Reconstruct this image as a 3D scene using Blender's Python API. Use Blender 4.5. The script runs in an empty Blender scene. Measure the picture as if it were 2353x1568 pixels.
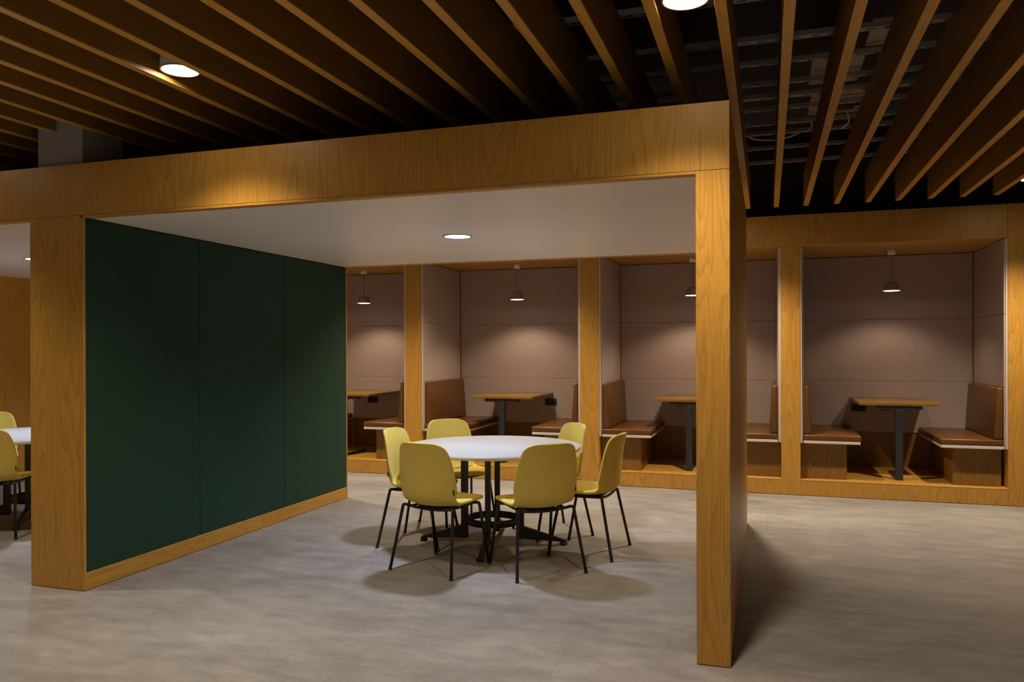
import bpy, bmesh, math, random
from mathutils import Vector, Matrix

scene = bpy.context.scene
COL = scene.collection
random.seed(4)

# ------------------------------------------------------------------ camera
F_PX, YAW, PITCH, ROLL, CAM_H, SHIFT_PX = 1799.9, 0.31452, -0.00157, -0.00305, 1.45, 21.38
W_PX = 2353.0
fwd = Vector((-math.sin(YAW) * math.cos(PITCH), math.cos(YAW) * math.cos(PITCH), math.sin(PITCH)))
right = Vector((math.cos(YAW), math.sin(YAW), 0))
up = right.cross(fwd)
r2 = right * math.cos(ROLL) + up * math.sin(ROLL)
u2 = -right * math.sin(ROLL) + up * math.cos(ROLL)
cam_data = bpy.data.cameras.new('camera')
cam_data.sensor_fit = 'HORIZONTAL'
cam_data.sensor_width = 36.0
cam_data.lens = F_PX / W_PX * 36.0
cam_data.shift_y = SHIFT_PX / W_PX
cam_data.clip_start = 0.05
cam = bpy.data.objects.new('camera', cam_data)
COL.objects.link(cam)
m = Matrix.Identity(4)
for i in range(3):
    m[i][0], m[i][1], m[i][2] = r2[i], u2[i], -fwd[i]
m[0][3], m[1][3], m[2][3] = 0, 0, CAM_H
cam.matrix_world = m
scene.camera = cam

# ------------------------------------------------------------------ world, exposure
world = bpy.data.worlds.new('world')
scene.world = world
world.use_nodes = True
bg = world.node_tree.nodes['Background']
bg.inputs['Color'].default_value = (1.0, 0.90, 0.76, 1)
bg.inputs['Strength'].default_value = 0.12
vs = scene.view_settings
vs.view_transform = 'Standard'
vs.look = 'None'
vs.gamma = 1.0
vs.use_curve_mapping = False
vs.exposure = 0.0

# lamp powers and colours (the fittings that carry them are built further down)
P_SLAT_FRONT, P_SLAT_BACK, P_REAR_FILL, P_POD, P_PEND = 190.0, 325.0, 340.0, 146.0, 39.0
C_SLAT = (1.0, 0.80, 0.55)
C_POD = (0.80, 0.87, 1.0)
C_PEND = (1.0, 0.71, 0.49)

# ------------------------------------------------------------------ materials
def new_mat(name):
    mt = bpy.data.materials.new(name)
    mt.use_nodes = True
    nt = mt.node_tree
    return mt, nt, nt.nodes['Principled BSDF']

def N(nt, typ, **kw):
    n = nt.nodes.new(typ)
    for k, v in kw.items():
        setattr(n, k, v)
    return n

def setin(n, **kw):
    for k, v in kw.items():
        n.inputs[k].default_value = v

def mathn(nt, op, a, b=None, c=None):
    n = N(nt, 'ShaderNodeMath', operation=op)
    for i, x in enumerate((a, b, c)):
        if x is None:
            continue
        if isinstance(x, (int, float)):
            n.inputs[i].default_value = x
        else:
            nt.links.new(x, n.inputs[i])
    return n.outputs[0]

def mixc(nt, fac, a, b):
    n = N(nt, 'ShaderNodeMix', data_type='RGBA')
    if isinstance(fac, (int, float)):
        n.inputs['Factor'].default_value = fac
    else:
        nt.links.new(fac, n.inputs['Factor'])
    for s, x in (('A', a), ('B', b)):
        sock = [q for q in n.inputs if q.name == s and q.type == 'RGBA'][0]
        if isinstance(x, tuple):
            sock.default_value = x if len(x) == 4 else x + (1,)
        else:
            nt.links.new(x, sock)
    return [q for q in n.outputs if q.type == 'RGBA'][0]

def coords(nt, scale, offset=(0, 0, 0)):
    tc = N(nt, 'ShaderNodeTexCoord')
    mp = N(nt, 'ShaderNodeMapping')
    mp.inputs['Scale'].default_value = scale
    mp.inputs['Location'].default_value = offset
    nt.links.new(tc.outputs['Object'], mp.inputs['Vector'])
    return mp.outputs['Vector']

def noise(nt, vec, scale=1.0, detail=2.0, rough=0.5):
    n = N(nt, 'ShaderNodeTexNoise')
    setin(n, Scale=scale, Detail=detail, Roughness=rough)
    nt.links.new(vec, n.inputs['Vector'])
    return n.outputs['Fac']

def ramp(nt, fac, stops):
    n = N(nt, 'ShaderNodeValToRGB')
    el = n.color_ramp.elements
    while len(el) < len(stops):
        el.new(0.5)
    for e, (p, c) in zip(el, stops):
        e.position = p
        e.color = c if len(c) == 4 else c + (1,)
    nt.links.new(fac, n.inputs['Fac'])
    return n.outputs['Color']

def bump(nt, b, height, strength=0.2, dist=0.002):
    n = N(nt, 'ShaderNodeBump')
    setin(n, Strength=strength, Distance=dist)
    nt.links.new(height, n.inputs['Height'])
    nt.links.new(n.outputs['Normal'], b.inputs['Normal'])

def oak(name, axis, tint=1.0, rough=0.40, wide=9.0, rings=7.0, spec=0.4, cath=0.34):
    """oak veneer: contour lines of a stretched noise make cathedral grain along one axis"""
    mt, nt, b = new_mat(name)
    s = [wide, wide, wide]
    s[axis] = 0.62
    f = [120.0, 120.0, 120.0]
    f[axis] = 1.6
    big = noise(nt, coords(nt, s, (3.1, 1.7, 0.4)), 1.0, 0.6, 0.4)
    w = [38.0, 38.0, 38.0]
    w[axis] = 1.1
    wob = noise(nt, coords(nt, w), 1.0, 2.0, 0.5)
    ring = mathn(nt, 'FRACT', mathn(nt, 'MULTIPLY_ADD', wob, 0.9, mathn(nt, 'MULTIPLY', big, rings * 2.2)))
    tri = mathn(nt, 'POWER', ring, 3.0)
    fine = noise(nt, coords(nt, f), 1.0, 4.0, 0.65)
    g = [330.0, 330.0, 330.0]
    g[axis] = 9.0
    pore = noise(nt, coords(nt, g), 1.0, 2.0, 0.6)
    h = [1.6, 1.6, 1.6]
    h[axis] = 0.25
    plank = noise(nt, coords(nt, h, (7, 2, 5)), 1.0, 1.0, 0.5)
    light = tuple(c * tint for c in (0.66, 0.365, 0.068))
    mid = tuple(c * tint for c in (0.53, 0.268, 0.040))
    dark = tuple(c * tint for c in (0.25, 0.115, 0.022))
    base = mixc(nt, mathn(nt, 'MULTIPLY_ADD', fine, 2.8, -0.9), mid, light)
    base = mixc(nt, mathn(nt, 'MULTIPLY', tri, cath), base, dark)
    base = mixc(nt, mathn(nt, 'MULTIPLY', mathn(nt, 'GREATER_THAN', pore, 0.58), 0.30), base, dark)
    base = mixc(nt, mathn(nt, 'MULTIPLY', plank, 0.30), base, tuple(c * tint for c in (0.50, 0.26, 0.050)))
    nt.links.new(base, b.inputs['Base Color'])
    setin(b, Roughness=rough)
    b.inputs['Specular IOR Level'].default_value = spec
    bump(nt, b, fine, 0.06, 0.001)
    return mt

def plain(name, col, rough=0.5, metallic=0.0, var=0.06, scale=40.0, spec=0.5):
    mt, nt, b = new_mat(name)
    n = noise(nt, coords(nt, (1, 1, 1)), scale, 3.0)
    c0 = tuple(max(0, c * (1 - var)) for c in col)
    c1 = tuple(c * (1 + var) for c in col)
    nt.links.new(mixc(nt, n, c0, c1), b.inputs['Base Color'])
    setin(b, Roughness=rough, Metallic=metallic)
    b.inputs['Specular IOR Level'].default_value = spec
    return mt

def woven(name, col, var=0.35, scale=260.0, rough=0.95, sheen=0.15, wstr=0.35):
    mt, nt, b = new_mat(name)
    v = coords(nt, (1, 1, 1))
    n1 = noise(nt, v, scale, 2.0, 0.7)
    n2 = noise(nt, coords(nt, (1, 1, 0.25)), scale * 1.6, 1.0)
    n3 = noise(nt, v, 6.0, 2.0)
    k = mathn(nt, 'MULTIPLY_ADD', mathn(nt, 'ADD', n1, n2), 1.1, -0.6)
    c0 = tuple(c * (1 - var) for c in col)
    c1 = tuple(min(1, c * (1 + var)) for c in col)
    c = mixc(nt, k, c0, c1)
    c = mixc(nt, mathn(nt, 'MULTIPLY', n3, 0.12), c, tuple(q * 0.8 for q in col))
    nt.links.new(c, b.inputs['Base Color'])
    setin(b, Roughness=rough)
    b.inputs['Specular IOR Level'].default_value = 0.15
    b.inputs['Sheen Weight'].default_value = sheen
    bump(nt, b, n1, wstr, 0.0015)
    return mt

def emitter(name, col, strength):
    mt, nt, b = new_mat(name)
    setin(b, Roughness=0.5)
    b.inputs['Base Color'].default_value = (0.9, 0.9, 0.9, 1)
    b.inputs['Emission Color'].default_value = col + (1,)
    b.inputs['Emission Strength'].default_value = strength
    return mt

M = {}
M['oak_z'] = oak('oak_upright_grain', 2, cath=0.46)
M['oak_y'] = oak('oak_grain_along_depth', 1)
M['oak_x'] = oak('oak_grain_along_width', 0)
M['oak_slat'] = oak('darker_oak_slat_sides', 1, 0.58, 0.42, 9.0, 6.0, 0.4)  # same oak recipe, tinted darker for the slat sides
M['oak_edge'] = oak('paler_oak_lower_edge', 1, 1.22, 0.34, 14.0, 9.0, 0.5, 0.4)  # same oak recipe, tinted paler for the lower edge
M['oak_top'] = oak('oak_table_top', 0, 0.42, 0.30, 9.0)
M['oak_base'] = oak('oak_bench_base', 2, 0.42, 0.45, 6.0, 9.0, cath=0.6)
M['felt_green'] = woven('dark_green_felt', (0.020, 0.058, 0.038), 0.25, 220, sheen=0.05)
M['felt_grey'] = woven('grey_pink_felt', (0.42, 0.345, 0.315), 0.22, 240, sheen=0.05)
M['felt_edge'] = woven('pale_felt_edge', (0.68, 0.60, 0.55), 0.15, 240, sheen=0.05)
M['chair'] = woven('mustard_green_wool', (0.76, 0.58, 0.125), 0.26, 300, sheen=0.10)
M['tag'] = plain('dark_tag_cloth', (0.02, 0.012, 0.01), 0.8)
M['black'] = plain('black_powder_coat', (0.012, 0.011, 0.012), 0.38)
M['slate'] = plain('blue_black_powder_coat', (0.022, 0.024, 0.032), 0.42)
M['plastic'] = plain('black_plastic', (0.010, 0.010, 0.010), 0.5)
M['white'] = plain('white_laminate', (0.53, 0.535, 0.56), 0.32, var=0.01)
M['rim'] = plain('white_edge_band', (0.62, 0.58, 0.52), 0.4, var=0.02)
M['paint'] = plain('white_ceiling_paint', (0.95, 0.91, 0.85), 0.33, var=0.01, scale=8, spec=0.9)
M['lampgrey'] = plain('light_grey_lamp_body', (0.45, 0.43, 0.42), 0.45, var=0.02)
M['lampring'] = plain('grey_metal_rim', (0.40, 0.36, 0.33), 0.35, metallic=0.6)
M['shade'] = plain('dark_grey_lamp_shade', (0.24, 0.21, 0.19), 0.55)
M['cap'] = plain('white_canopy', (0.85, 0.82, 0.78), 0.5)
M['cord'] = plain('grey_cord', (0.10, 0.09, 0.08), 0.7)
M['cable'] = plain('white_cable_sheath', (0.85, 0.83, 0.82), 0.5)
M['concrete'] = plain('painted_concrete', (0.36, 0.33, 0.335), 0.85, var=0.05, scale=12)
M['slab'] = plain('dark_painted_slab', (0.060, 0.056, 0.056), 0.9, var=0.2, scale=3)
M['darkwall'] = plain('dark_wall_paint', (0.10, 0.09, 0.085), 0.9, var=0.05, scale=5)
M['board'] = plain('raw_plaster_board', (0.72, 0.58, 0.50), 0.9, var=0.08, scale=7)
M['led'] = emitter('lit_lamp_disc', (1.0, 0.84, 0.66), 30.0)
M['led_pend'] = emitter('lit_pendant_disc', (1.0, 0.93, 0.86), 6.0)
M['led_cool'] = emitter('lit_cool_lamp_disc', (0.93, 0.96, 1.0), 9.0)

def leather():
    mt, nt, b = new_mat('tan_leather')
    n = noise(nt, coords(nt, (1, 1, 1)), 5.0, 3.0)
    g = N(nt, 'ShaderNodeTexVoronoi')
    setin(g, Scale=330.0)
    nt.links.new(coords(nt, (1, 1, 1)), g.inputs['Vector'])
    nt.links.new(mixc(nt, n, (0.112, 0.043, 0.0085), (0.145, 0.058, 0.0115)), b.inputs['Base Color'])
    setin(b, Roughness=0.36)
    b.inputs['Specular IOR Level'].default_value = 0.5
    bump(nt, b, g.outputs['Distance'], 0.12, 0.001)
    return mt
M['leather'] = leather()

def floor_mat():
    mt, nt, b = new_mat('mottled_grey_vinyl')
    big = noise(nt, coords(nt, (0.55, 1.0, 1)), 1.1, 5.0, 0.62)
    mid = noise(nt, coords(nt, (2.0, 5.0, 1)), 2.0, 5.0, 0.65)
    fine = noise(nt, coords(nt, (14, 40, 1)), 3.0, 3.0, 0.6)
    k = mathn(nt, 'MULTIPLY_ADD', mid, 0.8, mathn(nt, 'MULTIPLY_ADD', big, 1.1, mathn(nt, 'MULTIPLY_ADD', fine, 0.5, -0.75)))
    c = ramp(nt, k, [(0.12, (0.176, 0.170, 0.172)), (0.5, (0.302, 0.295, 0.298)), (0.88, (0.445, 0.436, 0.440))])
    br = N(nt, 'ShaderNodeTexBrick')
    setin(br, Scale=1.0)
    br.inputs['Mortar Size'].default_value = 0.0016
    br.inputs['Brick Width'].default_value = 0.92
    br.inputs['Row Height'].default_value = 0.92
    br.inputs['Color1'].default_value = (0, 0, 0, 1)
    br.inputs['Color2'].default_value = (0, 0, 0, 1)
    br.inputs['Mortar'].default_value = (1, 1, 1, 1)
    nt.links.new(coords(nt, (1, 1, 1)), br.inputs['Vector'])
    c = mixc(nt, mathn(nt, 'MULTIPLY', br.outputs['Fac'], 0.35), c, (0.14, 0.125, 0.11))
    nt.links.new(c, b.inputs['Base Color'])
    r = mathn(nt, 'MULTIPLY_ADD', mid, 0.18, 0.40)
    nt.links.new(r, b.inputs['Roughness'])
    b.inputs['Specular IOR Level'].default_value = 0.35
    bump(nt, b, mid, 0.03, 0.002)
    return mt
M['floor'] = floor_mat()

def channel_mat():
    """galvanised strut with punched slots along X on its underside"""
    mt, nt, b = new_mat('slotted_galvanised_steel')
    tc = N(nt, 'ShaderNodeTexCoord')
    sp = N(nt, 'ShaderNodeSeparateXYZ')
    nt.links.new(tc.outputs['Object'], sp.inputs[0])
    fr = mathn(nt, 'FRACT', mathn(nt, 'MULTIPLY', sp.outputs['X'], 11.0))
    inx = mathn(nt, 'GREATER_THAN', fr, 0.52)
    iny = mathn(nt, 'LESS_THAN', mathn(nt, 'ABSOLUTE', sp.outputs['Y']), 0.007)
    slot = mathn(nt, 'MULTIPLY', inx, iny)
    n = noise(nt, coords(nt, (3, 30, 30)), 2.0, 3.0)
    c = mixc(nt, n, (0.42, 0.40, 0.39), (0.60, 0.57, 0.55))
    c = mixc(nt, slot, c, (0.004, 0.004, 0.004))
    nt.links.new(c, b.inputs['Base Color'])
    setin(b, Roughness=0.55, Metallic=0.2)
    return mt
M['channel'] = channel_mat()

# ------------------------------------------------------------------ mesh helpers
def build(name, bm, mat, parent=None, smooth=False):
    me = bpy.data.meshes.new(name)
    bmesh.ops.recalc_face_normals(bm, faces=bm.faces)
    bm.to_mesh(me)
    bm.free()
    if smooth:
        for p in me.polygons:
            p.use_smooth = True
    if isinstance(mat, (list, tuple)):
        for x in mat:
            me.materials.append(x)
    else:
        me.materials.append(mat)
    o = bpy.data.objects.new(name, me)
    COL.objects.link(o)
    if parent is not None:
        o.parent = parent
    return o

def box(bm, x0, x1, y0, y1, z0, z1, bev=0.0, seg=2):
    r = bmesh.ops.create_cube(bm, size=1.0)
    for v in r['verts']:
        v.co = Vector(((x0 + x1) / 2 + v.co.x * (x1 - x0), (y0 + y1) / 2 + v.co.y * (y1 - y0), (z0 + z1) / 2 + v.co.z * (z1 - z0)))
    if bev > 0:
        es = {e for v in r['verts'] for e in v.link_edges}
        bmesh.ops.bevel(bm, geom=list(es), offset=bev, segments=seg, profile=0.5, affect='EDGES')
    return bm

def boxm(*a, **k):
    return box(bmesh.new(), *a, **k)

def tube(bm, pts, r, seg=12, closed=False):
    pts = [Vector(p) for p in pts]
    rings = []
    n = len(pts)
    prev = None
    for i, p in enumerate(pts):
        if closed:
            t = (pts[(i + 1) % n] - pts[i - 1]).normalized()
        else:
            t = (pts[min(i + 1, n - 1)] - pts[max(i - 1, 0)]).normalized()
        if prev is None:
            a = Vector((0, 0, 1)) if abs(t.z) < 0.9 else Vector((1, 0, 0))
            u = t.cross(a).normalized()
        else:
            u = (prev - t * prev.dot(t)).normalized()
        prev = u
        w = t.cross(u)
        rr = r[i] if isinstance(r, (list, tuple)) else r
        rings.append([bm.verts.new(p + (u * math.cos(2 * math.pi * k / seg) + w * math.sin(2 * math.pi * k / seg)) * rr) for k in range(seg)])
    last = n if closed else n - 1
    for i in range(last):
        A, B = rings[i], rings[(i + 1) % n]
        for k in range(seg):
            f = bm.faces.new((A[k], A[(k + 1) % seg], B[(k + 1) % seg], B[k]))
            f.smooth = True
    if not closed:
        bm.faces.new(rings[0][::-1])
        bm.faces.new(rings[-1])
    return bm

def lathe(bm, prof, seg=48, cx=0, cy=0, closed_ends=True):
    """profile of (radius, z) turned about a vertical axis"""
    rings = []
    for r, z in prof:
        if r < 1e-6:
            rings.append([bm.verts.new((cx, cy, z))])
        else:
            rings.append([bm.verts.new((cx + r * math.cos(2 * math.pi * k / seg), cy + r * math.sin(2 * math.pi * k / seg), z)) for k in range(seg)])
    for A, B in zip(rings, rings[1:]):
        for k in range(seg):
            if len(A) == 1 and len(B) == 1:
                continue
            if len(A) == 1:
                f = bm.faces.new((A[0], B[(k + 1) % seg], B[k]))
            elif len(B) == 1:
                f = bm.faces.new((A[k], A[(k + 1) % seg], B[0]))
            else:
                f = bm.faces.new((A[k], A[(k + 1) % seg], B[(k + 1) % seg], B[k]))
            f.smooth = True
    return bm

def fillet(pts, rad, n=6):
    """round the inner corners of a polyline"""
    pts = [Vector(p) for p in pts]
    out = [pts[0]]
    for i in range(1, len(pts) - 1):
        a, b, c = pts[i - 1], pts[i], pts[i + 1]
        d1, d2 = (a - b), (c - b)
        r = min(rad, d1.length * 0.45, d2.length * 0.45)
        p, q = b + d1.normalized() * r, b + d2.normalized() * r
        for k in range(n + 1):
            t = k / n
            out.append(p * (1 - t) ** 2 + b * 2 * t * (1 - t) + q * t * t)
    out.append(pts[-1])
    return out

def thing(name, label, cat, loc=(0, 0, 0), rz=0.0, group=None):
    o = bpy.data.objects.new(name, None)
    o.empty_display_size = 0.1
    COL.objects.link(o)
    o.location = loc
    o.rotation_euler = (0, 0, rz)
    return tag(o, label, cat, group)

def tag(o, label, cat, group=None):
    o['label'] = label
    o['category'] = cat
    if group:
        o['group'] = group
    return o

def struct(name, bm, mat, label=None, cat=None):
    o = build(name, bm, mat)
    o['kind'] = 'structure'
    if label:
        o['label'] = label
        o['category'] = cat
    return o

KIDS = {}
def children_of(o):
    return [c for c in COL.objects if c.parent == o]

def dup(root, loc, rz, label, group=None):
    r = root.copy()
    COL.objects.link(r)
    r.location = loc
    r.rotation_euler = (0, 0, rz)
    r['label'] = label
    if group:
        r['group'] = group
    for ch in children_of(root):
        c = ch.copy()
        COL.objects.link(c)
        c.parent = r
        for g in children_of(ch):
            d = g.copy()
            COL.objects.link(d)
            d.parent = c
    return r

def spot(name, parent, loc, power, col, size_deg, blend, radius):
    l = bpy.data.lights.new(name, 'SPOT')
    l.energy = power
    l.color = col
    l.spot_size = math.radians(size_deg)
    l.spot_blend = blend
    l.shadow_soft_size = radius
    o = bpy.data.objects.new(name, l)
    COL.objects.link(o)
    o.location = loc
    if parent is not None:
        o.parent = parent
    return o

# ------------------------------------------------------------------ setting
POD_Y0, POD_Y1 = 3.675, 6.783
DIV_L, DIV_R = -4.320, -3.903          # partition between the two pods
END_L, END_R = -0.309, -0.158          # right end wall of the pods
FAR_L, FAR_R = -7.98, -7.83            # left end wall of the left pod
Z_OPEN, Z_BEAM, Z_POD = 2.249, 2.263, 2.575
BOOTH_Y, BACK_Y = 8.203, 9.38
SLAT_Z0, SLAT_Z1 = 2.80, 3.085

struct('floor', boxm(-10.5, 7.0, -4.5, 9.9, -0.1, 0.0), M['floor'], 'mottled grey vinyl floor', 'floor')
struct('ceiling', boxm(-10.5, 7.0, -4.5, 9.9, 3.75, 3.9), M['slab'], 'dark soffit above the oak ceiling slats', 'ceiling')
struct('wall_back', boxm(-10.5, 7.0, 9.6, 9.9, 0, 3.75), M['darkwall'])
struct('wall_left', boxm(-10.7, -10.5, -4.5, 9.9, 0, 3.75), M['darkwall'])
struct('wall_right', boxm(7.0, 7.2, -4.5, 9.9, 0, 3.75), M['darkwall'])

# ------------------------------------------------------------------ meeting pods (one joined oak structure)
pod = thing('meeting_pod', 'oak framed open meeting pods with a dark green felt wall between them', 'meeting pod', (-2.1, POD_Y0, 0))
def pp(name, mat, x0, x1, y0, y1, z0, z1, bev=0.002, parent=None):
    par = parent or pod
    base = pod.location
    return build(name, boxm(x0 - base.x, x1 - base.x, y0 - base.y, y1 - base.y, z0, z1, bev=bev, seg=1), mat, par)
pp('front_beam', M['oak_z'], FAR_L, END_R, POD_Y0, POD_Y0 + 0.05, Z_BEAM + 0.001, Z_POD)
pp('rear_beam', M['oak_z'], FAR_L, END_R, POD_Y1 - 0.05, POD_Y1, Z_BEAM + 0.001, Z_POD)
for a, b_ in ((FAR_L, FAR_R), (END_L, END_R)):
    pp('side_beam', M['oak_z'], a, b_, POD_Y0 + 0.0505, POD_Y1 - 0.0505, Z_BEAM + 0.001, Z_POD, 0.001)
pp('roof', M['slab'], FAR_R + 0.001, END_L - 0.001, POD_Y0 + 0.051, POD_Y1 - 0.051, Z_OPEN + 0.03, Z_POD - 0.01)
for a, b_ in ((FAR_R, DIV_L), (DIV_R, END_L)):
    pp('edge_strip', M['oak_x'], a, b_, POD_Y0, POD_Y0 + 0.055, Z_OPEN, Z_BEAM, 0.0015)
    pp('edge_strip', M['oak_x'], a, b_, POD_Y1 - 0.085, POD_Y1, Z_OPEN, Z_BEAM, 0.0015)
    pp('ceiling_panel', M['paint'], a, b_, POD_Y0 + 0.056, POD_Y1 - 0.086, Z_OPEN + 0.002, Z_OPEN + 0.028)
pp('partition', M['oak_z'], DIV_L, DIV_R - 0.026, POD_Y0, POD_Y1, 0.003, Z_BEAM)
pp('end_wall', M['oak_z'], END_L, END_R, POD_Y0, POD_Y1, 0.003, Z_BEAM)
pp('end_wall', M['oak_z'], FAR_L, FAR_R, POD_Y0, POD_Y1, 0.003, Z_BEAM)
# end trims closing the felt wall, skirting and felt panels
for y0, y1 in ((POD_Y0, POD_Y0 + 0.018), (POD_Y1 - 0.018, POD_Y1)):
    pp('end_trim', M['oak_z'], DIV_R - 0.026, DIV_R + 0.002, y0, y1, 0.003, Z_OPEN)
pp('skirting_board', M['oak_y'], DIV_R - 0.026, DIV_R + 0.001, POD_Y0 + 0.018, POD_Y1 - 0.018, 0.003, 0.108)
ys = [POD_Y0 + 0.018, 4.692, 5.741, POD_Y1 - 0.018]
for a, b_ in zip(ys, ys[1:]):
    pp('felt_panel', M['felt_green'], DIV_R - 0.026, DIV_R - 0.002, a + 0.0015, b_ - 0.0015, 0.109, Z_OPEN - 0.004, 0.003)

# ------------------------------------------------------------------ concrete column standing in the partition
tag(build('concrete_column', boxm(-4.323, -3.969, 3.735, 4.06, Z_POD + 0.001, 3.749, bev=0.006), M['concrete']),
    'grey concrete column rising behind the left end of the pod beam', 'column')

# ------------------------------------------------------------------ booths along the back wall
POSTS = [(-6.03, -5.84), (-3.963, -3.760), (-1.902, -1.698), (0.133, 0.313), (2.095, 3.90)]
frame = thing('booth_surround', 'long oak surround framing the row of four seating booths', 'booth surround', (-1.0, BOOTH_Y, 0))
def fp(name, mat, x0, x1, y0, y1, z0, z1, bev=0.002, par=None, org=None):
    g = org or frame.location
    return build(name, boxm(x0 - g.x, x1 - g.x, y0 - g.y, y1 - g.y, z0, z1, bev=bev, seg=1), mat, par or frame)
SILL, HEAD, BTOP = 0.158, 2.455, 2.765
for x0, x1 in POSTS[:-1]:
    fp('post', M['oak_z'], x0, x1, BOOTH_Y, BACK_Y + 0.1, 0.004, HEAD)
fp('end_panel', M['oak_z'], POSTS[-1][0], 6.99, BOOTH_Y, BOOTH_Y + 0.15, 0.004, BTOP)
fp('partition', M['oak_z'], POSTS[-1][0], POSTS[-1][0] + 0.15, BOOTH_Y + 0.151, BACK_Y + 0.1, 0.004, HEAD)
fp('end_panel', M['oak_z'], -10.45, POSTS[0][0] - 0.002, BOOTH_Y, BOOTH_Y + 0.15, 0.004, BTOP)
fp('header', M['oak_z'], POSTS[0][0], POSTS[-1][0] - 0.001, BOOTH_Y, BOOTH_Y + 0.05, HEAD + 0.001, BTOP)
fp('header', M['slab'], POSTS[0][0], POSTS[-1][0] + 0.15, BOOTH_Y + 0.151, BACK_Y + 0.1, BTOP - 0.1, BTOP - 0.01)
BAYS = [(POSTS[i][1], POSTS[i + 1][0]) for i in range(4)]
for x0, x1 in BAYS:
    fp('plinth', M['oak_z'], x0 + 0.0005, x1 - 0.0005, BOOTH_Y + 0.001, BOOTH_Y + 0.03, 0.004, SILL - 0.012)
    fp('nosing', M['oak_x'], x0 + 0.0005, x1 - 0.0005, BOOTH_Y, BOOTH_Y + 0.06, SILL - 0.0115, SILL + 0.001, 0.003)
    fp('platform', M['oak_x'], x0 + 0.0005, x1 - 0.0005, BOOTH_Y + 0.061, BACK_Y, 0.06, SILL)
    fp('booth_ceiling', M['oak_x'], x0 + 0.0005, x1 - 0.0005, BOOTH_Y + 0.001, BACK_Y, HEAD + 0.0005, HEAD + 0.02)

PLACE = ['leftmost booth, half hidden by the green wall', 'second booth from the left', 'third booth, cut by the pod end wall', 'rightmost booth']
SEAM1, SEAM2, SKIRT = 1.09, 1.76, 0.535
BSEAT, BCUSH = 0.541, 0.600
for bi, (x0, x1) in enumerate(BAYS):
    cx = (x0 + x1) / 2
    # felt lining: one unit on the back wall, one on each side wall
    ln = thing('back_lining', 'grey-pink felt back wall of the ' + PLACE[bi], 'wall lining', (cx, BACK_Y, 0), group='felt back walls of the booths')
    def lp(name, mat, a0, a1, b0, b1, c0, c1, bev=0.004, par=None):
        par = par or ln
        g = par.location
        return build(name, boxm(a0 - g.x, a1 - g.x, b0 - g.y, b1 - g.y, c0, c1, bev=bev), mat, par)
    for z0, z1 in ((SKIRT, SEAM1), (SEAM1, SEAM2), (SEAM2, HEAD - 0.004)):
        th = 0.045 if z0 == SKIRT else 0.035
        lp('back_panel', M['felt_grey'], x0 + 0.03, x1 - 0.03, BACK_Y - th, BACK_Y - 0.001, z0 + 0.001, z1 - 0.001)
    lp('wooden_skirt', M['oak_base'], x0 + 0.01, x1 - 0.01, BACK_Y - 0.03, BACK_Y - 0.001, SILL + 0.001, SKIRT - 0.001, 0.001)
    for s, xa in ((1, x0), (-1, x1)):
        a0, a1 = sorted((xa + s * 0.001, xa + s * 0.029))
        sl = thing('side_lining', 'grey-pink felt %s side wall of the %s' % ('left' if s > 0 else 'right', PLACE[bi]), 'wall lining', (xa, BOOTH_Y, 0), group='felt side walls of the booths')
        for z0, z1 in ((BSEAT - 0.026, SEAM1 - 0.01), (SEAM1 - 0.01, SEAM2), (SEAM2, HEAD - 0.004)):
            lp('side_panel', M['felt_grey'], a0, a1, BOOTH_Y + 0.022, BACK_Y - 0.046, z0 + 0.0008, z1 - 0.0008, par=sl)
        lp('side_edging', M['felt_edge'], a0 - (0.0 if s > 0 else -0.014), a1 - (0.014 if s > 0 else 0.0), BOOTH_Y + 0.006, BOOTH_Y + 0.0215, BSEAT - 0.026, HEAD - 0.004, 0.003, par=sl)

# ------------------------------------------------------------------ booth benches
def bench(bi, side):
    x0, x1 = BAYS[bi]
    s = 1 if side == 'left' else -1
    xa = x0 if s > 0 else x1
    nm = {0: 'leftmost booth', 1: 'second booth from the left', 2: 'third booth from the left', 3: 'rightmost booth'}[bi]
    t = thing('booth_bench', 'tan leather bench on the %s side of the %s' % (side, nm), 'bench', (xa, BOOTH_Y, 0), group='tan leather booth benches')
    def bp(name, mat, a0, a1, b0, b1, c0, c1, bev=0.002, seg=1):
        a0, a1 = sorted((s * a0, s * a1))
        return build(name, boxm(a0, a1, b0, b1, c0, c1, bev=bev, seg=seg), mat, t)
    bp('base', M['oak_base'], 0.030 if (bi, side) == (3, 'right') else 0.003, 0.430, 0.105, 1.130, SILL + 0.002, BSEAT - 0.028)
    bp('seat_board', M['felt_edge'], 0.031, 0.545, 0.012, 1.130, BSEAT - 0.027, BSEAT - 0.001, 0.003)
    # seat cushion, softly domed
    def cushion(name, prof_fn, mat):
        bm = bmesh.new()
        prof_fn(bm)
        for f in bm.faces:
            f.smooth = True
        return build(name, bm, mat, t, smooth=True)
    def seatc(bm):
        a0, a1 = sorted((s * 0.032, s * 0.553))
        box(bm, a0, a1, 0.012, 1.130, BSEAT, BCUSH, bev=0.014, seg=3)
    def backc(bm):
        r = bmesh.ops.create_cube(bm, size=1.0)
        zb, zt = BCUSH + 0.002, 1.078
        for v in r['verts']:
            top = v.co.z > 0
            front = v.co.x > 0
            dx = (0.078 if top else 0.108) if front else 0.032
            v.co = Vector((dx, 0.028 if v.co.y < 0 else 1.130, zt if top else zb))
        bmesh.ops.recalc_face_normals(bm, faces=bm.faces)
        bmesh.ops.bevel(bm, geom=list(bm.edges), offset=0.013, segments=3, profile=0.5, affect='EDGES')
        if s < 0:
            for v in bm.verts:
                v.co.x = -v.co.x
    cushion('seat_cushion', seatc, M['leather'])
    cushion('back_cushion', backc, M['leather'])
    return t
for bi in range(4):
    for side in ('left', 'right'):
        bench(bi, side)

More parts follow.
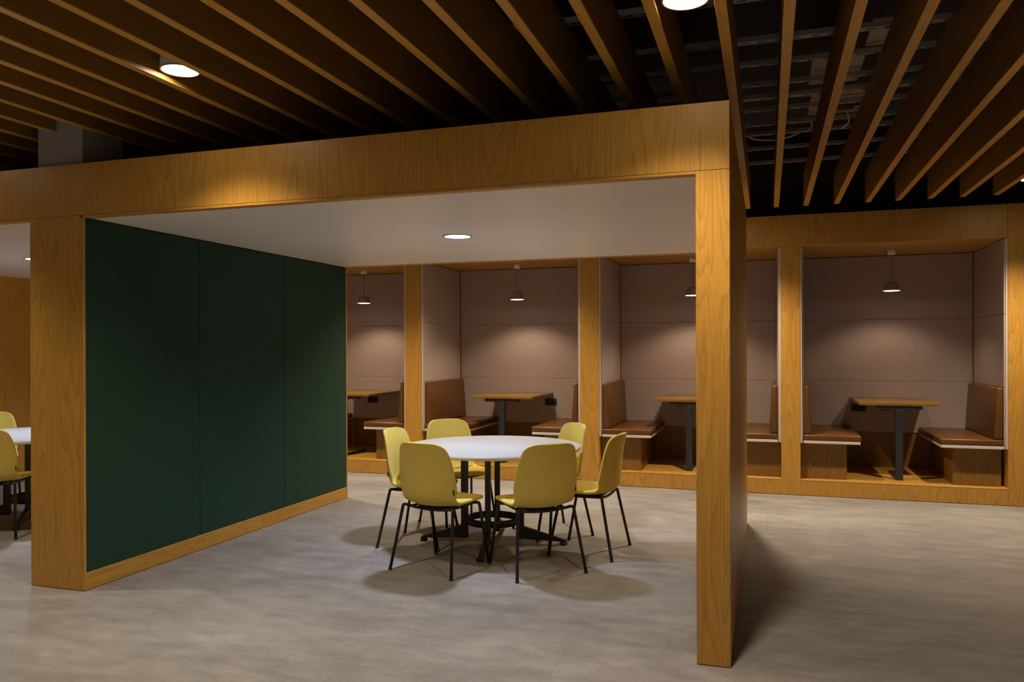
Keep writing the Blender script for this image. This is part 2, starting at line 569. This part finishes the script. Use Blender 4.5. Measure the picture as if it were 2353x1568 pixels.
# ------------------------------------------------------------------ booth tables, pendants, sockets
BP = ['leftmost booth', 'second booth from the left', 'third booth from the left', 'rightmost booth']
TCX = [(a + b) / 2 for a, b in BAYS]
TCX[1] = -2.865
TCX[3] = 1.225
tb = None
for bi in range(4):
    cx = TCX[bi]
    lab = 'oak topped table on one dark column in the ' + BP[bi]
    if tb is None:
        tb = thing('booth_table', lab, 'table', (cx, BOOTH_Y, SILL), group='booth tables')
        build('tabletop', boxm(-0.36, 0.36, 0.20, 1.125, 0.728, 0.755, bev=0.002, seg=1), M['oak_top'], tb)
        build('column', boxm(-0.034, 0.034, 0.215, 0.275, 0.002, 0.69, bev=0.004), M['slate'], tb)
        bm = bmesh.new()
        box(bm, -0.205, 0.205, 0.215, 0.275, 0.691, 0.727, bev=0.003)
        build('top_rail', bm, M['slate'], tb)
        build('rail', boxm(-0.03, 0.03, 0.28, 1.12, 0.692, 0.727, bev=0.003), M['slate'], tb)
        build('control_box', boxm(-0.145, -0.04, 0.36, 0.46, 0.672, 0.727, bev=0.003), M['plastic'], tb)
        bm = bmesh.new()
        box(bm, -0.033, 0.033, 0.276, 0.75, 0.003, 0.018, bev=0.004)
        build('foot', bm, M['slate'], tb)
    else:
        dup(tb, (cx, BOOTH_Y, SILL), 0, lab)

pend = None
PY = 8.80
for bi in range(4):
    a, b_ = BAYS[bi]
    cx = (-4.82, -2.797, -0.772, 1.212)[bi]
    lab = 'small dark dome pendant lamp hanging in the ' + BP[bi]
    if pend is None:
        pend = thing('pendant_lamp', lab, 'lamp', (cx, PY, HEAD), group='booth pendant lamps')
        bm = lathe(bmesh.new(), [(0, 0), (0.040, 0), (0.040, -0.045), (0.034, -0.056), (0.0, -0.056)], 32)
        build('canopy', bm, M['cap'], pend, smooth=False)
        build('cord', tube(bmesh.new(), [(0, 0, -0.055), (0, 0, -0.330)], 0.0028, 8), M['cord'], pend)
        outer = [(0, -0.326), (0.012, -0.327), (0.030, -0.331), (0.045, -0.338), (0.056, -0.348), (0.063, -0.362), (0.069, -0.385), (0.074, -0.405), (0.079, -0.412), (0.083, -0.418), (0.083, -0.421)]
        inner = [(0.080, -0.4215), (0.075, -0.412), (0.068, -0.402), (0.060, -0.36), (0.04, -0.342), (0, -0.335)]
        sh = build('lamp_shade', lathe(bmesh.new(), outer + inner, 40), M['shade'], pend)
        build('diffuser', lathe(bmesh.new(), [(0, -0.4175), (0.0785, -0.4175), (0.0785, -0.421), (0.07, -0.4235), (0, -0.4245)], 40), M['led_pend'], pend)
        pend_list = [pend]
    else:
        pend_list.append(dup(pend, (cx, PY, HEAD), 0, lab))
for i, p in enumerate(pend_list):
    spot('pendant_light', p, (0, 0, -0.43), P_PEND * (0.95, 1.0, 0.95, 0.56)[i], C_PEND, 132, 0.5, 0.05)

sock = None
for i, (x, z, lab) in enumerate(((-4.985, 0.785, 'black double socket under the table in the leftmost booth'),
                               (-2.535, 0.797, 'black double socket under the table in the second booth from the left'),
                               (0.955, 0.797, 'black double socket under the table in the rightmost booth'))):
    if sock is None:
        sock = thing('power_socket', lab, 'socket', (x, BACK_Y - 0.0455, z), group='booth wall sockets')
        build('plate', boxm(-0.073, 0.073, -0.012, -0.0005, -0.041, 0.041, bev=0.003), M['plastic'], sock)
        for sx in (-1, 1):
            bm = bmesh.new()
            lathe(bm, [(0, 0), (0.02, 0), (0.02, 0.002), (0, 0.002)], 20)
            bmesh.ops.rotate(bm, verts=bm.verts, cent=(0, 0, 0), matrix=Matrix.Rotation(math.radians(90), 3, 'X'))
            bmesh.ops.translate(bm, verts=bm.verts, vec=(sx * 0.034, -0.0125, -0.004))
            build('outlet', bm, M['black'], sock)
            build('switch', boxm(sx * 0.034 - 0.005, sx * 0.034 + 0.005, -0.015, -0.0125, 0.022, 0.034, bev=0.001), M['slate'], sock)
    else:
        dup(sock, (x, BACK_Y - 0.0455, z), 0, lab)

# ------------------------------------------------------------------ round tables
def round_table(loc, rz, lab):
    t = thing('round_table', lab, 'table', loc, rz, group='round white meeting tables')
    R = 0.657
    bm = lathe(bmesh.new(), [(0, 0.730), (R - 0.002, 0.730), (R, 0.728), (R, 0.7275)], 96)
    for f in bm.faces:
        f.smooth = False
    top = build('tabletop', bm, M['white'], t)
    build('edge_band', lathe(bmesh.new(), [(0, 0.703), (R - 0.003, 0.703), (R, 0.706), (R, 0.7275), (R - 0.004, 0.7275)], 96), M['rim'], top)
    for k in range(4):
        a = math.radians(90 * k)
        d = Vector((math.cos(a), math.sin(a), 0))
        q = Vector((-d.y, d.x, 0))
        bm = bmesh.new()
        # upright of square tube
        r = bmesh.ops.create_cube(bm, size=1.0)
        for v in r['verts']:
            c = v.co.copy()
            v.co = d * (0.215 + c.x * 0.040) + q * (c.y * 0.040) + Vector((0, 0, 0.4 + 0.02 + (c.z) * 0.666 - 0.051))
        bmesh.ops.bevel(bm, geom=list({e for v in r['verts'] for e in v.link_edges}), offset=0.004, segments=2, affect='EDGES')
        # tapering sloping foot, deepest at the upright
        secs = [(0.235, 0.036, 0.128, 0.017), (0.40, 0.030, 0.080, 0.014), (0.52, 0.024, 0.044, 0.012), (0.548, 0.022, 0.034, 0.011)]
        rings = []
        for rr, zb, zt, hw in secs:
            rings.append([bm.verts.new(d * rr + q * hw * sy + Vector((0, 0, z))) for sy, z in ((-1, zb), (1, zb), (1, zt), (-1, zt))])
        for A, B in zip(rings, rings[1:]):
            for j in range(4):
                bm.faces.new((A[j], A[(j + 1) % 4], B[(j + 1) % 4], B[j]))
        bm.faces.new(rings[0][::-1])
        bm.faces.new(rings[-1])
        lg = build('leg', bm, M['black'], t)
        c = d * 0.530
        build('glide', lathe(bmesh.new(), [(0, 0.0), (0.024, 0.0), (0.027, 0.004), (0.027, 0.020), (0.020, 0.0225), (0, 0.0225)], 24, c.x, c.y), M['plastic'], lg)
    # flat hoop tying the uprights
    bm = lathe(bmesh.new(), [(0.186, 0.148), (0.192, 0.148), (0.192, 0.200), (0.186, 0.200), (0.186, 0.148)], 64)
    build('hoop', bm, M['black'], t)
    bm = bmesh.new()
    box(bm, -0.5, 0.5, -0.02, 0.02, 0.684, 0.702, bev=0.003)
    box(bm, -0.02, 0.02, -0.5, 0.5, 0.684, 0.702, bev=0.003)
    build('under_frame', bm, M['black'], t)
    return t
TA = math.radians(10)
round_table((-1.955, 5.535, 0), TA, 'round white table ringed by six chairs under the lit pod ceiling')
round_table((-6.06, 5.20, 0), math.radians(35), 'round white table in the left pod, cut by the picture edge')

# ------------------------------------------------------------------ chairs
def shell_mesh():
    #  y (forward), z, half width, forward wing at edge, lift at edge
    P = [(0.246, 0.432, 0.120, 0.0, 0.000), (0.243, 0.440, 0.165, -0.006, 0.000), (0.230, 0.447, 0.192, -0.014, 0.001), (0.190, 0.451, 0.212, -0.014, 0.003),
         (0.110, 0.448, 0.213, -0.004, 0.006), (0.010, 0.441, 0.219, 0.0, 0.010), (-0.080, 0.437, 0.220, 0.006, 0.016),
         (-0.140, 0.439, 0.218, 0.020, 0.024), (-0.178, 0.452, 0.216, 0.044, 0.032), (-0.200, 0.478, 0.219, 0.064, 0.030),
         (-0.210, 0.520, 0.227, 0.074, 0.018), (-0.215, 0.580, 0.228, 0.068, 0.006), (-0.220, 0.650, 0.223, 0.060, 0.0),
         (-0.229, 0.720, 0.213, 0.056, -0.001), (-0.240, 0.780, 0.199, 0.052, -0.003), (-0.248, 0.818, 0.185, 0.048, -0.006),
         (-0.253, 0.838, 0.168, 0.041, -0.008), (-0.256, 0.849, 0.144, 0.031, -0.007), (-0.257, 0.853, 0.106, 0.017, -0.003)]
    nu = 14
    bm = bmesh.new()
    rows = []
    for y, z, w, fw, lf in P:
        row = []
        for k in range(nu + 1):
            u = -1 + 2 * k / nu
            a = abs(u) ** 2.2
            row.append(bm.verts.new((u * w, y + fw * a, z + lf * a)))
        rows.append(row)
    for A, B in zip(rows, rows[1:]):
        for k in range(nu):
            f = bm.faces.new((A[k], A[k + 1], B[k + 1], B[k]))
            f.smooth = True
    return bm

def make_chair(label):
    t = thing('meeting_chair', label, 'chair', group='mustard upholstered meeting chairs')
    sh = build('seat_shell', shell_mesh(), M['chair'], t, smooth=True)
    # keep the solidified rim on the underside / rear of the profile
    md = sh.modifiers.new('thickness', 'SOLIDIFY')
    md.thickness = 0.026
    md.offset = 0.0
    sd = sh.modifiers.new('smooth', 'SUBSURF')
    sd.levels = 2
    sd.render_levels = 2
    build('fabric_tag', boxm(0.213, 0.2165, -0.170, -0.156, 0.520, 0.556, bev=0.0008, seg=1), M['tag'], sh)
    fr = bmesh.new()
    def sag(x):
        return 0.004 - 0.016 * (1 - (x / 0.19) ** 2)
    for y in (-0.150, 0.140):
        tube(fr, [(x, y, 0.419 + sag(x)) for x in [(-0.175 + 0.035 * i) for i in range(11)]], 0.0095, 12)
    for sx in (-1, 1):
        tube(fr, [(sx * 0.150, -0.150, 0.414), (sx * 0.152, 0.0, 0.410), (sx * 0.150, 0.140, 0.414)], 0.008, 10)
    box(fr, -0.11, 0.11, -0.12, 0.11, 0.404, 0.417, bev=0.004)
    build('seat_frame', fr, M['black'], t)
    for sx in (-1, 1):
        for y0, fx, fy in ((-0.150, 0.247, -0.238), (0.140, 0.226, 0.228)):
            pts = fillet([(sx * 0.165, y0, 0.420), (sx * 0.202, y0 * 1.03, 0.424), (sx * fx, fy, 0.008)], 0.032, 7)
            lg = build('leg', tube(bmesh.new(), pts, 0.0105, 12), M['black'], t)
            build('foot_glide', lathe(bmesh.new(), [(0, 0), (0.0115, 0), (0.0125, 0.002), (0.0120, 0.018), (0, 0.018)], 16, sx * fx, fy), M['plastic'], lg)
    return t

def rz_of(hx, hy):
    return math.atan2(-hx, hy)
# centre of the feet and heading towards the table
CH = [((-2.067, 4.830), (0.107, 0.447), 'mustard chair seen from behind, front left of the round table, its back nearest the green wall'),
      ((-1.458, 4.964), (-0.343, 0.364), 'mustard chair seen from behind, front right of the round table'),
      ((-1.222, 5.532), (-0.477, 0.040), 'mustard chair in side view at the far right of the round table'),
      ((-1.630, 6.000), (-0.75, -0.66), 'mustard chair facing left behind the right rim of the round table'),
      ((-2.436, 6.050), (0.76, -0.65), 'mustard chair facing forward behind the left rim of the round table'),
      ((-2.478, 5.385), (1.0, 0.03), 'mustard chair in side view on the left of the round table, nearest the green wall'),
      ((-5.80, 4.64), (-0.42, 0.91), 'mustard chair in the left pod seen from behind, at the picture edge'),
      ((-7.03, 5.56), (0.80, -0.60), 'mustard chair facing forward behind the left pod table')]
CH[0] = (CH[0][0], CH[0][1], 'mustard chair seen from behind, front left of the round table')
ch0 = None
for (x, y), (hx, hy), lab in CH:
    if ch0 is None:
        ch0 = make_chair(lab)
        ch0.location = (x, y, 0)
        ch0.rotation_euler = (0, 0, rz_of(hx, hy))
    else:
        dup(ch0, (x, y, 0), rz_of(hx, hy), lab)

# ------------------------------------------------------------------ recessed pod lights
def recessed(loc, lab):
    t = thing('recessed_downlight', lab, 'ceiling light', loc, group='recessed pod lights')
    build('trim_ring', lathe(bmesh.new(), [(0.092, 0.0), (0.105, 0.0), (0.107, -0.002), (0.104, -0.005), (0.092, -0.006), (0.092, 0.0)], 48), M['lampgrey'], t)
    build('diffuser', lathe(bmesh.new(), [(0, -0.001), (0.0915, -0.001), (0.0915, -0.0035), (0, -0.005)], 48), M['led_cool'], t)
    spot('pod_light', t, (0, 0, -0.02), P_POD, C_POD, 140, 1.0, 0.07)
    return t
recessed((-2.078, 5.15, Z_OPEN + 0.0015), 'round recessed light glowing in the white ceiling above the round table')
recessed((-6.05, 5.22, Z_OPEN + 0.0015), 'round recessed light in the left pod ceiling, beside the pillar')

# ------------------------------------------------------------------ ceiling slats
ORD = ['first', 'second', 'third', 'fourth', 'fifth', 'sixth', 'seventh', 'eighth', 'ninth', 'tenth', 'eleventh', 'twelfth', 'thirteenth',
       'fourteenth', 'fifteenth', 'sixteenth', 'seventeenth', 'eighteenth', 'nineteenth', 'twentieth']
SLAT_T = 0.046
slats = []
for i in range(20):
    x = -0.192 - 0.2682 * i - (0.028 * math.exp(-((i - 10.0) / 3.0) ** 2))
    y1 = 7.919
    if i == 15:
        y1 = 3.733
    lab = 'oak ceiling slat passing just over the right corner of the pod beam' if i == 0 else \
          'oak ceiling slat, %s to the left of the one over the pod corner' % ORD[i - 1]
    if i == 15:
        lab = 'short oak ceiling slat that stops against the concrete column'
    slats.append((x, y1, lab))
SR = [-0.192, 0.0662, 0.3324, 0.6006, 0.8694, 1.1225, 1.3872, 1.6461, 1.9091, 2.172, 2.435]
for i in range(1, 11):
    slats.append((SR[i], 7.919, 'oak ceiling slat, %s to the right of the one over the pod corner' % ORD[i - 1]))
for x, y1, lab in slats:
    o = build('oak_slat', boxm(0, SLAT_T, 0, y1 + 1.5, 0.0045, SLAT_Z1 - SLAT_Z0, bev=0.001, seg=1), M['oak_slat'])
    build('lower_edge', boxm(0, SLAT_T, 0, y1 + 1.5, 0, 0.0044, bev=0.001, seg=1), M['oak_edge'], o)['label'] = 'oak lower edge in a paler tint'
    o.location = (x, -1.5, SLAT_Z0)
    tag(o, lab, 'ceiling slat', 'oak ceiling slats')

# ------------------------------------------------------------------ can downlights hung between the slats
def can(loc, lab, power, cone=130, soft=0.7):
    t = thing('can_downlight', lab, 'ceiling light', loc, group='can downlights between the slats')
    R = 0.092
    build('housing', lathe(bmesh.new(), [(0, 0.20), (R - 0.004, 0.20), (R, 0.196), (R, 0.0), (R - 0.005, 0.0), (R - 0.007, 0.008), (R - 0.014, 0.010), (R - 0.014, 0.19), (0, 0.19)], 48), M['lampgrey'], t)
    build('rim', lathe(bmesh.new(), [(R - 0.0048, -0.0008), (R - 0.0015, -0.0012), (R + 0.001, 0.0), (R + 0.001, 0.004), (R - 0.0002, 0.004)], 48), M['lampring'], t)
    build('diffuser', lathe(bmesh.new(), [(0, 0.0095), (R - 0.0145, 0.0095), (R - 0.0145, 0.006), (0, 0.005)], 48), M['led'], t)
    build('stem', tube(bmesh.new(), [(0, 0, 0.2), (0, 0, 3.749 - loc[2])], 0.006, 8), M['black'], t)
    spot('can_light', t, (0, 0, -0.005), power, C_SLAT, cone, soft, 0.06)
    return t
ZC = 2.818
can((-2.752, 3.175, 2.829), 'round can downlight half hidden by a slat, upper left', P_SLAT_FRONT, 108, 1.0)
can((-0.301, 3.14, ZC), 'round can downlight cut by the top picture edge, above the pod corner', P_SLAT_FRONT, 108, 1.0)
can((-5.135, 3.15, ZC), 'round can downlight left of the picture, before the left pod', P_SLAT_FRONT, 108, 1.0)
for x, w in ((-5.135, 'far left'), (-2.730, 'left'), (-0.286, 'middle'), (2.075, 'right')):  # unseen row, added so floor bounce brightens the slats and foreground
    can((x - 0.015, -1.10, ZC), 'round can downlight added unseen behind the camera, the %s one of that row' % w, P_REAR_FILL)
can((-5.135, 7.37, ZC), 'round can downlight hidden behind the left pod, over the corridor', P_SLAT_BACK, 116, 0.85)
can((2.063, 7.37, ZC), 'round can downlight at the right picture edge, in front of the rightmost booth', P_SLAT_BACK, 116, 0.85)
can((-0.301, 7.37, ZC), 'round can downlight behind the pod corner, over the corridor', P_SLAT_BACK, 116, 0.85)
can((-2.745, 7.37, ZC), 'round can downlight behind the pod, over the middle of the corridor', P_SLAT_BACK, 116, 0.85)

# ------------------------------------------------------------------ steel channels and loose services above the slats
ch = None
for i, (y, w) in enumerate(((3.95, 0.05), (4.51, 0.05), (4.97, 0.03), (5.36, 0.03), (5.55, 0.05), (5.93, 0.03), (6.32, 0.03), (6.60, 0.04), (7.09, 0.03), (7.64, 0.03))):
    o = build('steel_channel', boxm(-2.3, 3.3, -w / 2, w / 2, 0, 0.03, bev=0.002, seg=1), M['channel'])
    o.location = (0, y, 3.13 if w > 0.04 else 3.16)
    tag(o, 'slotted grey steel channel above the slats, %s from the camera' % ORD[i], 'steel channel', 'steel channels above the slats')
for i, (x, y0, y1, wd) in enumerate(((0.27, 5.05, 5.62, 0.30), (0.30, 5.72, 6.35, 0.36), (0.55, 4.62, 5.0, 0.22))):
    o = build('plaster_board', boxm(0, wd, 0, y1 - y0, 0, 0.012, bev=0.002, seg=1), M['board'])
    o.location = (x, y0, 3.215)
    tag(o, ('pale raw board lying above the channels, nearer of the large two', 'pale raw board lying above the channels, farther of the large two', 'smallest pale raw board above the channels')[i], 'board', 'boards above the channels')
tag(build('cable', tube(bmesh.new(), fillet([(-0.143, 6.43, 3.122), (-0.09, 6.48, 3.100), (0.05, 6.52, 3.092), (0.16, 6.50, 3.100), (0.25, 6.46, 3.122)], 0.2, 8), 0.0075, 8), M['cable']),
    'white cable sagging across the gaps right of the pod corner slat', 'cable')
tag(build('cable', tube(bmesh.new(), fillet([(0.555, 6.10, 3.14), (0.572, 6.16, 3.11), (0.570, 6.20, 3.09), (0.535, 6.26, 3.08)], 0.2, 6), 0.0065, 8), M['cable']),
    'short white cable hanging below the junction box', 'cable')
tag(build('cable', tube(bmesh.new(), [(0.305, 6.30, 3.095), (0.322, 6.22, 3.098), (0.318, 6.14, 3.11)], 0.0065, 8), M['cable']),
    'white cable end left of the junction box', 'cable')
jb = thing('junction_box', 'small black junction box with white labels among the steel channels', 'junction box', (0.575, 6.055, 3.165))
build('housing', boxm(-0.11, 0.11, -0.05, 0.05, 0, 0.05, bev=0.004), M['plastic'], jb)
build('sticker', boxm(0.02, 0.07, -0.035, 0.025, -0.0012, -0.0002), M['white'], jb)
build('sticker', boxm(0.078, 0.098, -0.035, 0.025, -0.0012, -0.0002), M['white'], jb)
